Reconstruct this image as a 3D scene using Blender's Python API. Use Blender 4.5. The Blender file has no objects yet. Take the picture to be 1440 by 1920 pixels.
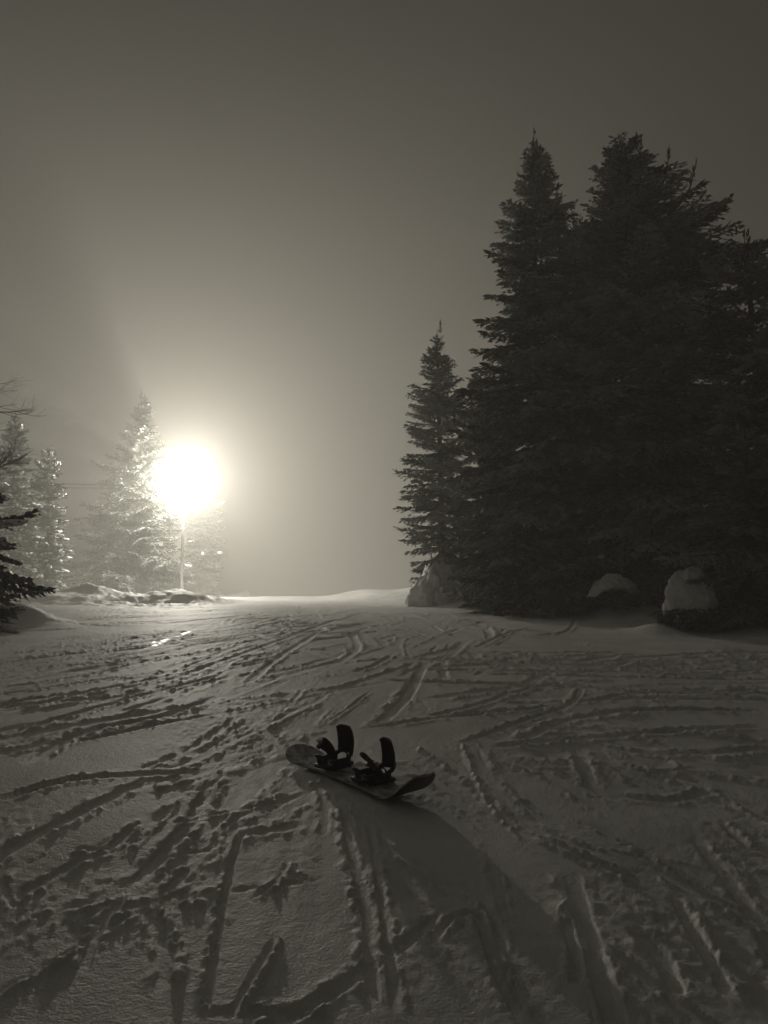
import bpy, math
import numpy as np
from mathutils import Vector, Matrix

# ------------------------------------------------------------------ camera, world, exposure
scene = bpy.context.scene
CAM_H, F_PX, W_PX, H_PX, HORIZON = 1.75, 1450.0, 1440.0, 1920.0, 1090.0
PITCH = math.atan((HORIZON - H_PX / 2) / F_PX)
cam_data = bpy.data.cameras.new('camera')
cam_data.sensor_fit = 'VERTICAL'
cam_data.sensor_height = 36.0
cam_data.sensor_width = 27.0
cam_data.lens = F_PX / H_PX * 36.0
cam_data.clip_start, cam_data.clip_end = 0.05, 1500.0
cam = bpy.data.objects.new('camera', cam_data)
scene.collection.objects.link(cam)
cam.location = (0, 0, CAM_H)
cam.rotation_euler = (math.pi / 2 + PITCH, 0, 0)
scene.camera = cam

world = bpy.data.worlds.new('World')
scene.world = world
world.use_nodes = True
bg = world.node_tree.nodes['Background']
bg.inputs['Color'].default_value = (1.0, 0.95, 0.80, 1)      # fogged-in night sky
bg.inputs['Strength'].default_value = 0.003

LAMP_DIST = 40.0
LAMP_POWER = 12800.0
LAMP_COLOR = (1.0, 0.945, 0.825)
HAZE_DENSITY = 0.0170
HAZE_G = -0.4

vs = scene.view_settings
vs.view_transform, vs.look = 'Standard', 'None'
vs.exposure, vs.gamma, vs.use_curve_mapping = 0.0, 1.0, False
scene.cycles.volume_bounces = 2
scene.cycles.max_bounces = 8
scene.cycles.transparent_max_bounces = 8
scene.cycles.use_denoising = True
scene.cycles.sample_clamp_indirect = 4.0

C = scene.collection


# ------------------------------------------------------------------ helpers
def new_mesh(name, verts, faces, smooth=True, attr=None):
    """faces: list of int arrays, each (n, k)"""
    me = bpy.data.meshes.new(name)
    verts = np.asarray(verts, np.float32)
    me.vertices.add(len(verts))
    me.vertices.foreach_set('co', verts.ravel())
    idx = np.concatenate([np.asarray(f, np.int32).ravel() for f in faces])
    cnt = np.concatenate([np.full(len(f), np.asarray(f).shape[1], np.int32) for f in faces])
    me.loops.add(len(idx))
    me.loops.foreach_set('vertex_index', idx)
    me.polygons.add(len(cnt))
    me.polygons.foreach_set('loop_start', np.concatenate([[0], np.cumsum(cnt)[:-1]]).astype(np.int32))
    me.polygons.foreach_set('loop_total', cnt)
    me.polygons.foreach_set('use_smooth', np.full(len(cnt), smooth, bool))
    if attr:
        for k, v in attr.items():
            a = me.attributes.new(k, 'FLOAT', 'POINT')
            a.data.foreach_set('value', np.asarray(v, np.float32))
    me.update(calc_edges=True)
    me.validate()
    return me


def obj(name, me, mat=None, parent=None):
    o = bpy.data.objects.new(name, me)
    C.objects.link(o)
    if mat is not None:
        me.materials.append(mat)
    o.parent = parent
    return o


def thing(name, label, cat, loc=(0, 0, 0), group=None, rz=0.0):
    o = bpy.data.objects.new(name, None)
    C.objects.link(o)
    o.location = loc
    o.rotation_euler = (0, 0, rz)
    o.empty_display_size = 0.2
    return tag(o, label, cat, group)


def tag(o, label, cat, group=None):
    o['label'], o['category'] = label, cat
    if group:
        o['group'] = group
    return o


def sstep(a, b, x):
    t = np.clip((x - a) / (b - a), 0, 1)
    return t * t * (3 - 2 * t)


def hash2(ix, iy, seed):
    h = (ix.astype(np.int64) * 374761393 + iy.astype(np.int64) * 668265263 + seed * 974711) & 0xFFFFFFFF
    h = ((h ^ (h >> 13)) * 1274126177) & 0xFFFFFFFF
    h = ((h ^ (h >> 16)) * 2246822519) & 0xFFFFFFFF
    return ((h ^ (h >> 15)) & 0xFFFFFF).astype(np.float64) / 0xFFFFFF


def noise2(x, y, seed=0):
    ix, iy = np.floor(x), np.floor(y)
    fx, fy = x - ix, y - iy
    u, v = fx * fx * fx * (fx * (fx * 6 - 15) + 10), fy * fy * fy * (fy * (fy * 6 - 15) + 10)
    r = 0
    for dx in (0, 1):
        for dy in (0, 1):
            a = hash2(ix + dx, iy + dy, seed) * 2 * math.pi
            g = np.cos(a) * (fx - dx) + np.sin(a) * (fy - dy)
            r = r + g * (u if dx else 1 - u) * (v if dy else 1 - v)
    return r * 1.45


def clods(x, y, size, seed, prob=0.6):
    """crumbs of snow: rounded bumps scattered one per cell"""
    gx, gy = x / size, y / size
    ix, iy = np.floor(gx), np.floor(gy)
    best = np.zeros(len(x))
    for dx in (-1, 0, 1):
        for dy in (-1, 0, 1):
            cx, cy = ix + dx, iy + dy
            ox, oy = cx + hash2(cx, cy, seed), cy + hash2(cx, cy, seed + 1)
            r = (0.28 + 0.42 * hash2(cx, cy, seed + 2)) * (hash2(cx, cy, seed + 3) < prob)
            a = hash2(cx, cy, seed + 4) * math.pi
            ux, uy = gx - ox, gy - oy
            vx, vy = ux * np.cos(a) + uy * np.sin(a), (uy * np.cos(a) - ux * np.sin(a)) * 1.5
            d2 = (vx * vx + vy * vy) / np.maximum(r * r, 1e-6)
            best = np.maximum(best, r * np.sqrt(np.maximum(1 - d2, 0)))
    return best * size


def fbm(x, y, seed=0, octv=3, gain=0.5):
    r, a, f = 0, 1.0, 1.0
    for k in range(octv):
        r = r + a * noise2(x * f + 17.3 * k, y * f - 9.1 * k, seed + k * 7)
        a *= gain
        f *= 2.03
    return r


# ------------------------------------------------------------------ materials
def mat_new(name):
    m = bpy.data.materials.new(name)
    m.use_nodes = True
    nt = m.node_tree
    return m, nt, nt.nodes['Principled BSDF'], nt.nodes, nt.links


def snow_material(name, color, ice=False, bump=0.5, scale=1.0):
    m, nt, b, N, L = mat_new(name)
    tc = N.new('ShaderNodeTexCoord')
    n1 = N.new('ShaderNodeTexNoise'); n1.inputs['Scale'].default_value = 34 * scale; n1.inputs['Detail'].default_value = 6; n1.inputs['Roughness'].default_value = 0.62
    n2 = N.new('ShaderNodeTexNoise'); n2.inputs['Scale'].default_value = 2.1 * scale; n2.inputs['Detail'].default_value = 5
    L.new(tc.outputs['Object'], n1.inputs['Vector']); L.new(tc.outputs['Object'], n2.inputs['Vector'])
    ramp = N.new('ShaderNodeValToRGB')
    ramp.color_ramp.elements[0].position = 0.3
    ramp.color_ramp.elements[0].color = (color[0] * 0.80, color[1] * 0.80, color[2] * 0.79, 1)
    ramp.color_ramp.elements[1].position = 0.7
    ramp.color_ramp.elements[1].color = (*color, 1)
    L.new(n2.outputs['Fac'], ramp.inputs['Fac']); L.new(ramp.outputs['Color'], b.inputs['Base Color'])
    n3 = N.new('ShaderNodeTexVoronoi'); n3.inputs['Scale'].default_value = 85 * scale; n3.inputs['Randomness'].default_value = 1.0
    L.new(tc.outputs['Object'], n3.inputs['Vector'])
    ad = N.new('ShaderNodeMath'); ad.operation = 'MULTIPLY_ADD'; ad.inputs[1].default_value = -0.35
    L.new(n3.outputs['Distance'], ad.inputs[0]); L.new(n1.outputs['Fac'], ad.inputs[2])
    bp = N.new('ShaderNodeBump'); bp.inputs['Strength'].default_value = bump; bp.inputs['Distance'].default_value = 0.011
    L.new(ad.outputs[0], bp.inputs['Height']); L.new(bp.outputs['Normal'], b.inputs['Normal'])
    b.inputs['Roughness'].default_value = 0.62
    b.inputs['Specular IOR Level'].default_value = 0.35
    if ice:
        at = N.new('ShaderNodeAttribute'); at.attribute_name = 'ice'
        mr = N.new('ShaderNodeMapRange'); mr.inputs['To Min'].default_value = 0.62; mr.inputs['To Max'].default_value = 0.36
        L.new(at.outputs['Fac'], mr.inputs['Value']); L.new(mr.outputs['Result'], b.inputs['Roughness'])
    return m


def needle_material(name, base, frost_col, amount):
    m, nt, b, N, L = mat_new(name)
    at = N.new('ShaderNodeAttribute'); at.attribute_name = 'frost'
    mp = N.new('ShaderNodeMath'); mp.operation = 'MULTIPLY'; mp.inputs[1].default_value = amount
    L.new(at.outputs['Fac'], mp.inputs[0])
    mx = N.new('ShaderNodeMix'); mx.data_type = 'RGBA'
    mx.inputs[6].default_value = (*base, 1); mx.inputs[7].default_value = (*frost_col, 1)
    L.new(mp.outputs[0], mx.inputs[0]); L.new(mx.outputs[2], b.inputs['Base Color'])
    b.inputs['Roughness'].default_value = 0.75
    b.inputs['Specular IOR Level'].default_value = 0.2
    return m


def plain(name, col, rough=0.6, metal=0.0, var=0.25, scale=20.0, bump=0.15):
    m, nt, b, N, L = mat_new(name)
    tc = N.new('ShaderNodeTexCoord'); n1 = N.new('ShaderNodeTexNoise')
    n1.inputs['Scale'].default_value = scale; n1.inputs['Detail'].default_value = 5
    L.new(tc.outputs['Object'], n1.inputs['Vector'])
    ramp = N.new('ShaderNodeValToRGB')
    ramp.color_ramp.elements[0].position, ramp.color_ramp.elements[1].position = 0.3, 0.75
    ramp.color_ramp.elements[0].color = tuple(c * (1 - var) for c in col) + (1,)
    ramp.color_ramp.elements[1].color = tuple(min(1, c * (1 + var)) for c in col) + (1,)
    L.new(n1.outputs['Fac'], ramp.inputs['Fac']); L.new(ramp.outputs['Color'], b.inputs['Base Color'])
    bp = N.new('ShaderNodeBump'); bp.inputs['Strength'].default_value = bump; bp.inputs['Distance'].default_value = 0.005
    L.new(n1.outputs['Fac'], bp.inputs['Height']); L.new(bp.outputs['Normal'], b.inputs['Normal'])
    b.inputs['Roughness'].default_value = rough; b.inputs['Metallic'].default_value = metal
    return m


M_SNOW = snow_material('packed_snow', (0.88, 0.88, 0.88), ice=True, bump=0.55)
M_SNOWCAP = snow_material('clinging_snow', (0.74, 0.74, 0.74), bump=1.0, scale=0.5)
M_NEEDLE = needle_material('spruce_needles', (0.016, 0.021, 0.014), (0.66, 0.67, 0.66), 0.5)
M_NEEDLE_RIME = needle_material('rimed_needles', (0.03, 0.035, 0.028), (0.40, 0.41, 0.41), 0.5)
M_BARK = plain('spruce_bark', (0.055, 0.045, 0.037), 0.9, var=0.4, scale=9, bump=0.6)
M_TWIG = plain('rimed_twig', (0.16, 0.15, 0.14), 0.85, var=0.5, scale=5, bump=0.3)
M_STEEL = plain('galvanised_steel', (0.42, 0.42, 0.41), 0.5, 0.6, var=0.15)
M_POLE = plain('dull_pole_paint', (0.24, 0.24, 0.23), 0.7, var=0.3)
M_WOOD = plain('weathered_pole_wood', (0.12, 0.09, 0.07), 0.85, var=0.3)
M_CABLE = plain('cable_sheath', (0.03, 0.03, 0.03), 0.6)
M_BINDING = plain('binding_plastic', (0.012, 0.012, 0.013), 0.55, var=0.3, scale=60)
M_STRAP = plain('strap_padding', (0.02, 0.02, 0.021), 0.7, var=0.4, scale=90)
M_BUCKLE = plain('buckle_metal', (0.30, 0.30, 0.30), 0.35, 0.8)
M_BASE = plain('board_base', (0.012, 0.012, 0.013), 0.45)


# ------------------------------------------------------------------ terrain
def base_z(x, y):
    x, y = np.asarray(x, float), np.asarray(y, float)
    yy = np.clip(y, -6, 40.0)
    r = 1.00 * (1 - (1 - np.minimum(yy, 21.0) / 21.0) ** 2.5)
    crest = 33.0 + 0.3 * np.sin(x * 0.35) + 26.0 * sstep(-7.2, -10.5, x)
    lip = 0.12 * np.exp(-(np.minimum(y - crest, 0) / 0.62) ** 2 - (np.maximum(y - crest, 0) / 2.0) ** 2) * sstep(-10, -7, x) * sstep(8, 4, x)
    z = r + lip
    over = np.clip(y - crest, 0, 28)
    z = z - 0.30 * (np.sqrt(over ** 2 + 0.4 ** 2) - 0.4)
    # right-hand bank the spruces stand on
    ex, ey = 6.4 - 1.0, 10.0 - 24.0
    nrm = math.hypot(ex, ey)
    d = ((x - 1.0) * (-ey) + (y - 24.0) * ex) / nrm      # + to the right of the line (1,24)->(6.4,10)
    z = z + 0.34 * sstep(-0.5, 2.2, d) * sstep(2, 8, y) + 0.5 * sstep(2.0, 8.0, d) * sstep(2, 8, y)
    z = z + 0.08 * np.sin(x * 1.3 + 0.7 * y) * sstep(0.0, 2.0, d)
    # left bank
    yr = 24.6 + 0.5 * np.sin(x * 0.9 + 1.0) + 0.28 * np.sin(x * 2.3) + 0.22 * (x + 6)
    on = sstep(-4.9, -6.6, x)
    z = z + on * (0.26 + 0.05 * np.sin(x * 1.7)) * sstep(yr - 1.2, yr, y) - on * 0.05 * np.clip(y - yr - 0.6, 0, 12)
    z = z + 0.28 * sstep(-4.6, -8.5, x) * sstep(7, 12, y) * (1 - 0.75 * sstep(16, 22, y))
    for bx, by, bh, sx, sy in BUMPS:
        z = z + bh * np.exp(-((x - bx) / sx) ** 2 - ((y - by) / sy) ** 2)
    return np.maximum(z, -7.0)


BUMPS = [(-6.75, 25.4, 0.13, 0.9, 0.6), (-9.5, 25.0, 0.30, 0.75, 0.6), (-8.7, 25.2, 0.14, 1.0, 0.6),
         (-7.6, 22.6, 0.10, 1.3, 0.35), (-8.9, 21.3, 0.12, 1.2, 0.35), (-6.3, 13.6, 0.30, 0.55, 0.6),
         (-7.3, 12.8, 0.35, 0.9, 0.8), (4.9, 15.6, 0.30, 0.55, 0.6), (4.0, 16.6, 0.10, 0.8, 0.5),
         (4.55, 12.9, 0.16, 0.4, 0.5), (3.2, 19.2, -0.10, 0.8, 0.8), (2.2, 13.0, 0.06, 0.6, 1.3)]


def pix_dir(px, py):
    u, v = (px - W_PX / 2) / F_PX, (H_PX / 2 - py) / F_PX
    c, s = math.cos(PITCH), math.sin(PITCH)
    return np.array([u, c - v * s, s + v * c])


def ground_at(px, py):
    """where the ray of a photo pixel meets the snow"""
    d = pix_dir(px, py)
    t = np.linspace(1.5, 60, 12000)
    g = CAM_H + d[2] * t - base_z(d[0] * t, d[1] * t)
    k = np.argmax(g < 0)
    if not (g < 0).any():
        k = len(t) - 1
    return np.array([d[0] * t[k], d[1] * t[k], CAM_H + d[2] * t[k]])


def at_dist(px, py, y):
    d = pix_dir(px, py)
    return np.array([d[0] / d[1] * y, y, CAM_H + d[2] / d[1] * y])


def stand(px, y):
    """ground point in the direction of photo column px at distance y"""
    x = (px - W_PX / 2) / F_PX * y / math.cos(PITCH)
    return np.array([x, y, float(base_z(x, y))])


def catmull(P, n=8):
    P = np.asarray(P, float)
    Q = np.vstack([2 * P[0] - P[1], P, 2 * P[-1] - P[-2]])
    out = []
    for i in range(1, len(Q) - 2):
        t = np.linspace(0, 1, n, endpoint=False)[:, None]
        out.append(0.5 * (2 * Q[i] + (Q[i + 1] - Q[i - 1]) * t + (2 * Q[i - 1] - 5 * Q[i] + 4 * Q[i + 1] - Q[i + 2]) * t ** 2
                          + (3 * Q[i] - Q[i - 1] - 3 * Q[i + 1] + Q[i + 2]) * t ** 3))
    out.append(P[-1:])
    return np.vstack(out)


RELIEF = 0.38


def build_ground():
    rng = np.random.default_rng(11)
    th_d = np.radians(np.linspace(-33, 33, 720))
    th_c = np.radians(np.linspace(33, 327, 50))[1:-1]
    th = np.concatenate([th_d, th_c])
    rr = np.concatenate([np.linspace(0.25, 1.5, 8, endpoint=False), 1.5 * (34 / 1.5) ** np.linspace(0, 1, 660),
                         np.array([35, 36, 38, 41, 45, 50, 57, 66, 80, 100, 130, 160])])
    R, T = np.meshgrid(rr, th, indexing='ij')
    X, Y = R * np.sin(T), R * np.cos(T)
    sh = X.shape
    x, y = X.ravel(), Y.ravel()
    z = base_z(x, y)
    near = (np.abs(np.where(T > math.pi, T - 2 * math.pi, T).ravel()) < math.radians(33.5)) & (R.ravel() > 1.4) & (R.ravel() < 33)
    ii = np.nonzero(near)[0]
    px, py = x[ii], y[ii]
    # noise fields shared by all tracks
    fine = fbm(px / 0.055, py / 0.055, 3, 2)
    med = fbm(px / 0.16, py / 0.16, 21, 3, 0.6)
    big = fbm(px / 0.9, py / 0.9, 40, 3)
    crumbs = 0.42 * clods(px, py, 0.055, 5, 0.6) + 0.14 * clods(px, py, 0.12, 15, 0.4) + 0.35 * clods(px, py, 0.032, 25, 0.7)
    patch = sstep(-0.05, 0.45, fbm(px / 1.7, py / 1.5, 77, 3))
    h = 0.020 * fbm(px / 2.2, py / 3.5, 90, 3) + 0.004 * big
    # lumps and crumbs in patches
    strew = sstep(0.05, 0.7, fbm(px / 0.45, py / 0.6, 177, 3)) * (0.25 + 0.75 * patch)
    h += patch * (0.004 * np.maximum(med, -0.25) + 0.002 * fine) + 0.001 * fine + 0.42 * crumbs * strew
    # long faint scrapes along the run
    lf = noise2(px / 0.10 + 0.35 * py + 0.6 * big, py / 2.2, 55)
    h += 0.004 * lf * sstep(-0.1, 0.5, noise2(px / 1.3, py / 4.0, 56) + 0.25)
    h += 0.07 * fbm(px / 0.7, py / 0.7, 300, 4, 0.6) * sstep(19, 23, py) * sstep(-4.8, -6.0, px) + 0.035 * fbm(px / 0.6, py / 0.6, 310, 4, 0.6) * sstep(0.3, 1.6, ((px - 1.0) * 14.0 + (py - 24.0) * 5.4) / 15.0)
    ice = np.zeros(len(px))
    B, G = np.zeros(len(px)), np.zeros(len(px))      # heaped-up berms, cut grooves

    def track(P, w, depth, berm, side=0.0, crumb=1.0, fade=0.25):
        """groove along polyline P (metres); w half-width, berm heaped on side (-1..1)"""
        P = np.asarray(P, float)
        m = 4.0 * w + 0.08
        lo, hi = P.min(0) - m, P.max(0) + m
        k = np.nonzero((px > lo[0]) & (px < hi[0]) & (py > lo[1]) & (py < hi[1]))[0]
        if len(k) == 0:
            return
        qx, qy = px[k], py[k]
        best = np.full(len(k), 1e9); sgn = np.zeros(len(k)); arc = np.zeros(len(k))
        seg = np.diff(P, axis=0); sl = np.hypot(seg[:, 0], seg[:, 1]); cum = np.concatenate([[0], np.cumsum(sl)])
        for i in range(len(seg)):
            if sl[i] < 1e-6:
                continue
            ax, ay = qx - P[i, 0], qy - P[i, 1]
            ux, uy = seg[i] / sl[i]
            s = np.clip(ax * ux + ay * uy, 0, sl[i])
            dx, dy = ax - s * ux, ay - s * uy
            dd = np.hypot(dx, dy)
            b = dd < best
            best = np.where(b, dd, best)
            sgn = np.where(b, np.sign(ux * ay - uy * ax), sgn)
            arc = np.where(b, cum[i] + s, arc)
        f = sstep(0, fade * cum[-1] * 0.5 + 0.02, arc) * sstep(cum[-1], cum[-1] * (1 - fade * 0.5) - 0.02, arc)
        t = best * sgn
        wob = 1 + 0.12 * med[k]
        tt = best / (w * wob)
        gr = -depth * (1 - sstep(0.78, 1.08, tt)) * (0.85 + 0.3 * np.clip(med[k], -1, 1))
        wt = np.where(sgn > 0, 0.5 + 0.5 * side, 0.5 - 0.5 * side) * 2
        ridge = np.exp(-((best - 1.55 * w) / (0.55 * w + 0.008)) ** 2)
        be = wt * ridge * (berm * np.clip(0.22 + crumb * 0.3 * med[k], 0, 1) + 2.0 * crumb * crumbs[k] * min(1.6, berm / 0.022) * np.clip(0.7 + 0.8 * med[k], 0, 1.6))
        # inside a groove the old crumbs are pressed flat
        flat = (1 - sstep(0.7, 1.2, tt)) * f
        h[k] *= 1 - 0.75 * flat
        B[k] = B[k] * (1 - 0.85 * flat)
        B[k] = np.maximum(B[k], RELIEF * be * f)
        G[k] = np.minimum(G[k] * (1 - 0.5 * ridge * f), RELIEF * gr * f)

    def wp(pts):
        return catmull([ground_at(*p)[:2] for p in pts], 6)

    # ---- random background traffic, by area
    def rnd(n, xr, yr, head, L, w, d, b, crumb=1.0):
        for _ in range(n):
            cx, cy = rng.uniform(*xr), rng.uniform(*yr)
            a = math.radians(rng.uniform(*head)); l = rng.uniform(*L); cur = rng.normal(0, 0.05)
            s = np.linspace(-l / 2, l / 2, 9)
            P = np.stack([cx + np.sin(a) * s + np.cos(a) * (cur * s ** 2 + 0.02 * np.sin(s * 3 + cx * 9)), cy + np.cos(a) * s - np.sin(a) * cur * s ** 2], 1)
            track(P, rng.uniform(*w), rng.uniform(*d), rng.uniform(*b), rng.uniform(-1, 1), crumb)
    rnd(95, (-9, -0.6), (8, 22), (14, 44), (2.0, 9.0), (0.02, 0.06), (0.02, 0.06), (0.008, 0.03), 0.4)
    rnd(16, (-9, -1.0), (8, 20), (16, 42), (2.5, 6.0), (0.10, 0.22), (0.02, 0.05), (0.015, 0.04), 0.5)
    rnd(30, (-5, -0.4), (5.0, 11), (12, 60), (1.0, 5.5), (0.02, 0.07), (0.015, 0.035), (0.015, 0.04))
    rnd(70, (-2.5, 2.0), (8, 20), (-14, 30), (0.8, 4), (0.02, 0.08), (0.012, 0.035), (0.015, 0.035))
    rnd(45, (-3.5, 2.0), (9, 23), (-80, 60), (0.5, 2), (0.03, 0.09), (0.01, 0.03), (0.02, 0.045))
    rnd(60, (1.0, 6.5), (5.0, 10.5), (55, 115), (0.8, 4.2), (0.03, 0.10), (0.02, 0.05), (0.025, 0.06))
    rnd(14, (-1.8, -0.2), (2.3, 6), (0, 48), (0.5, 2.6), (0.015, 0.05), (0.012, 0.03), (0.012, 0.032))
    rnd(24, (0.2, 2.2), (2.3, 6), (-34, 10), (0.5, 2.6), (0.015, 0.05), (0.012, 0.03), (0.012, 0.032))
    rnd(16, (-2, 2), (2.3, 5.5), (50, 130), (0.2, 0.8), (0.012, 0.04), (0.01, 0.025), (0.012, 0.03))
    # ---- tracks followed from the photograph
    TR = [
        ([(404, 1450), (365, 1525), (305, 1598), (238, 1672)], 0.055, 0.065, 0.03, 0.3),
        ([(238, 1680), (190, 1730), (150, 1830)], 0.03, 0.03, 0.025, -0.3),
        ([(258, 1540), (205, 1588), (130, 1592)], 0.035, 0.035, 0.035, 0.4),
        ([(170, 1602), (80, 1652), (10, 1690)], 0.04, 0.04, 0.035, 0.5),
        ([(460, 1545), (432, 1625), (402, 1790), (384, 1915)], 0.02, 0.045, 0.045, -0.9),
        ([(542, 1612), (515, 1655), (462, 1690)], 0.02, 0.02, 0.05, 0.2),
        ([(520, 1755), (470, 1840), (425, 1915)], 0.022, 0.025, 0.045, 0.9),
        ([(300, 1545), (420, 1522), (540, 1500)], 0.025, 0.03, 0.03, 0.2),
        ([(0, 1502), (150, 1462), (400, 1442)], 0.05, 0.04, 0.05, 0.3),
        ([(330, 1600), (395, 1592), (404, 1565)], 0.025, 0.03, 0.035, 0.0),
        ([(0, 1640), (20, 1690), (50, 1698)], 0.02, 0.03, 0.02, 0.0),
        ([(275, 1690), (310, 1780), (300, 1860)], 0.04, 0.03, 0.04, 0.4),
        ([(645, 1500), (660, 1600), (690, 1720), (700, 1920)], 0.035, 0.02, 0.05, -0.2),
        ([(690, 1530), (715, 1680), (745, 1920)], 0.025, 0.02, 0.04, 0.0),
        ([(600, 1470), (612, 1530), (605, 1570)], 0.03, 0.012, 0.02, 0.0),
        ([(858, 1388), (905, 1495), (972, 1582)], 0.018, 0.02, 0.035, 0.9),
        ([(890, 1400), (925, 1470), (960, 1520)], 0.06, 0.015, 0.04, 0.2),
        ([(938, 1640), (955, 1720)], 0.012, 0.015, 0.02, 0.5),
        ([(808, 1772), (848, 1722), (896, 1722), (932, 1825), (985, 1930)], 0.028, 0.045, 0.04, 0.3),
        ([(1000, 1562), (1100, 1612), (1210, 1660)], 0.03, 0.025, 0.05, 0.0),
        ([(1262, 1680), (1320, 1782), (1372, 1880)], 0.035, 0.035, 0.045, 0.9),
        ([(1058, 1720), (1082, 1810), (1075, 1860)], 0.03, 0.03, 0.04, 0.0),
        ([(1180, 1740), (1240, 1800), (1270, 1880)], 0.045, 0.04, 0.04, 0.3),
        ([(1350, 1540), (1400, 1585), (1440, 1600)], 0.03, 0.03, 0.035, 0.6),
        ([(1150, 1490), (1260, 1500), (1340, 1480)], 0.05, 0.03, 0.05, 0.2),
        ([(1440, 1292), (1210, 1302), (1095, 1282)], 0.06, 0.05, 0.06, 0.3),
        ([(1440, 1332), (1120, 1338), (960, 1392)], 0.06, 0.05, 0.06, -0.3),
        ([(1440, 1362), (1150, 1378), (900, 1402)], 0.06, 0.05, 0.06, 0.3),
        ([(1440, 1402), (1250, 1412), (1120, 1396)], 0.06, 0.05, 0.05, 0.0),
        ([(1440, 1255), (1300, 1262), (1200, 1250)], 0.07, 0.05, 0.06, 0.2),
        ([(1092, 1285), (1070, 1318), (985, 1350), (860, 1396)], 0.04, 0.04, 0.055, -0.5),
        ([(962, 1294), (930, 1310), (860, 1332), (800, 1346)], 0.05, 0.045, 0.06, 0.5),
        ([(990, 1245), (1090, 1260), (1200, 1240)], 0.05, 0.03, 0.045, 0.2),
        ([(800, 1250), (900, 1258), (1000, 1272)], 0.03, 0.025, 0.03, 0.0),
        ([(802, 1232), (768, 1300), (728, 1342), (690, 1372)], 0.07, 0.025, 0.03, -0.7),
        ([(694, 1298), (650, 1330), (600, 1360)], 0.022, 0.03, 0.03, 0.2),
        ([(628, 1328), (592, 1360)], 0.022, 0.03, 0.03, 0.0),
        ([(570, 1290), (530, 1330), (480, 1352)], 0.03, 0.03, 0.03, 0.3),
        ([(450, 1340), (400, 1375), (330, 1420)], 0.05, 0.04, 0.04, 0.3),
        ([(420, 1300), (300, 1345), (150, 1375), (40, 1440)], 0.07, 0.05, 0.04, 0.3),
        ([(430, 1262), (280, 1300), (120, 1345), (0, 1382)], 0.06, 0.045, 0.04, 0.2),
        ([(600, 1185), (520, 1235), (455, 1290)], 0.06, 0.04, 0.04, 0.2),
        ([(640, 1160), (540, 1195), (400, 1245), (250, 1300)], 0.06, 0.04, 0.04, -0.2),
        ([(350, 1260), (200, 1290), (0, 1340)], 0.06, 0.04, 0.04, 0.2),
        ([(330, 1225), (180, 1262), (0, 1290)], 0.07, 0.045, 0.04, 0.2),
        ([(360, 1180), (200, 1205), (60, 1220)], 0.07, 0.045, 0.04, 0.2),
        ([(660, 1190), (670, 1215), (640, 1240)], 0.06, 0.04, 0.04, 0.2),
        ([(480, 1350), (520, 1395), (540, 1420)], 0.05, 0.02, 0.025, 0.2),
        ([(740, 1225), (700, 1250), (660, 1262)], 0.05, 0.04, 0.05, 0.2),
        ([(1080, 1160), (1060, 1185), (1000, 1195)], 0.05, 0.05, 0.04, 0.0),
        ([(1000, 1180), (940, 1192), (890, 1215)], 0.06, 0.04, 0.04, 0.0),
        ([(760, 1150), (820, 1165), (900, 1160)], 0.06, 0.05, 0.05, 0.0),
        ([(480, 1150), (600, 1145), (740, 1155)], 0.08, 0.04, 0.05, 0.0),
    ]
    for P, w, d, b, s in TR:
        track(wp(P), w * 0.8, d, b, s)
    # icy scraped streaks below the lamp
    for P, w in (([(268, 1218), (310, 1202), (355, 1184)], 0.06), ([(285, 1206), (330, 1194)], 0.05)):
        line = wp(P)
        for a, b in zip(line[:-1], line[1:]):
            s = np.clip(((px - a[0]) * (b[0] - a[0]) + (py - a[1]) * (b[1] - a[1])) / max(((b - a) ** 2).sum(), 1e-9), 0, 1)
            dd = np.hypot(px - a[0] - s * (b[0] - a[0]), py - a[1] - s * (b[1] - a[1]))
            ice = np.maximum(ice, (1 - sstep(0.4 * w, w, dd)) * sstep(-0.15, 0.25, med + 0.6 * lf))
    att = np.ones(len(px))
    rr_ = np.hypot(px, py)
    att *= sstep(33, 28, rr_) * sstep(1.4, 1.7, rr_)
    cap = 0.019 + 0.0016 * np.hypot(px, py)
    B = cap * np.tanh(B / cap)
    h = (h + B + G) * (1 - 0.8 * ice)
    z[ii] += h * att
    full_ice = np.zeros(len(x)); full_ice[ii] = ice
    nr, nc = sh
    I = np.arange(nr * nc).reshape(nr, nc)
    a, b = I[:-1], I[1:]
    q = np.stack([a, np.roll(a, -1, 1), np.roll(b, -1, 1), b], -1).reshape(-1, 4)
    verts = np.stack([x, y, z], 1)
    verts = np.vstack([verts, [[0, 0, float(base_z(0, 0))]]])
    full_ice = np.append(full_ice, 0)
    c = nr * nc
    tri = np.stack([np.full(nc, c), np.roll(I[0], -1), I[0]], 1)
    me = new_mesh('snow_ground', verts, [q[:, ::-1][:, ::-1], tri], True, {'ice': full_ice})
    o = obj('snow_ground', me, M_SNOW)
    o['kind'] = 'structure'
    return o


ground = build_ground()
if ground.data.polygons[len(ground.data.polygons) // 2].normal.z < 0:
    ground.data.flip_normals()


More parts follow.
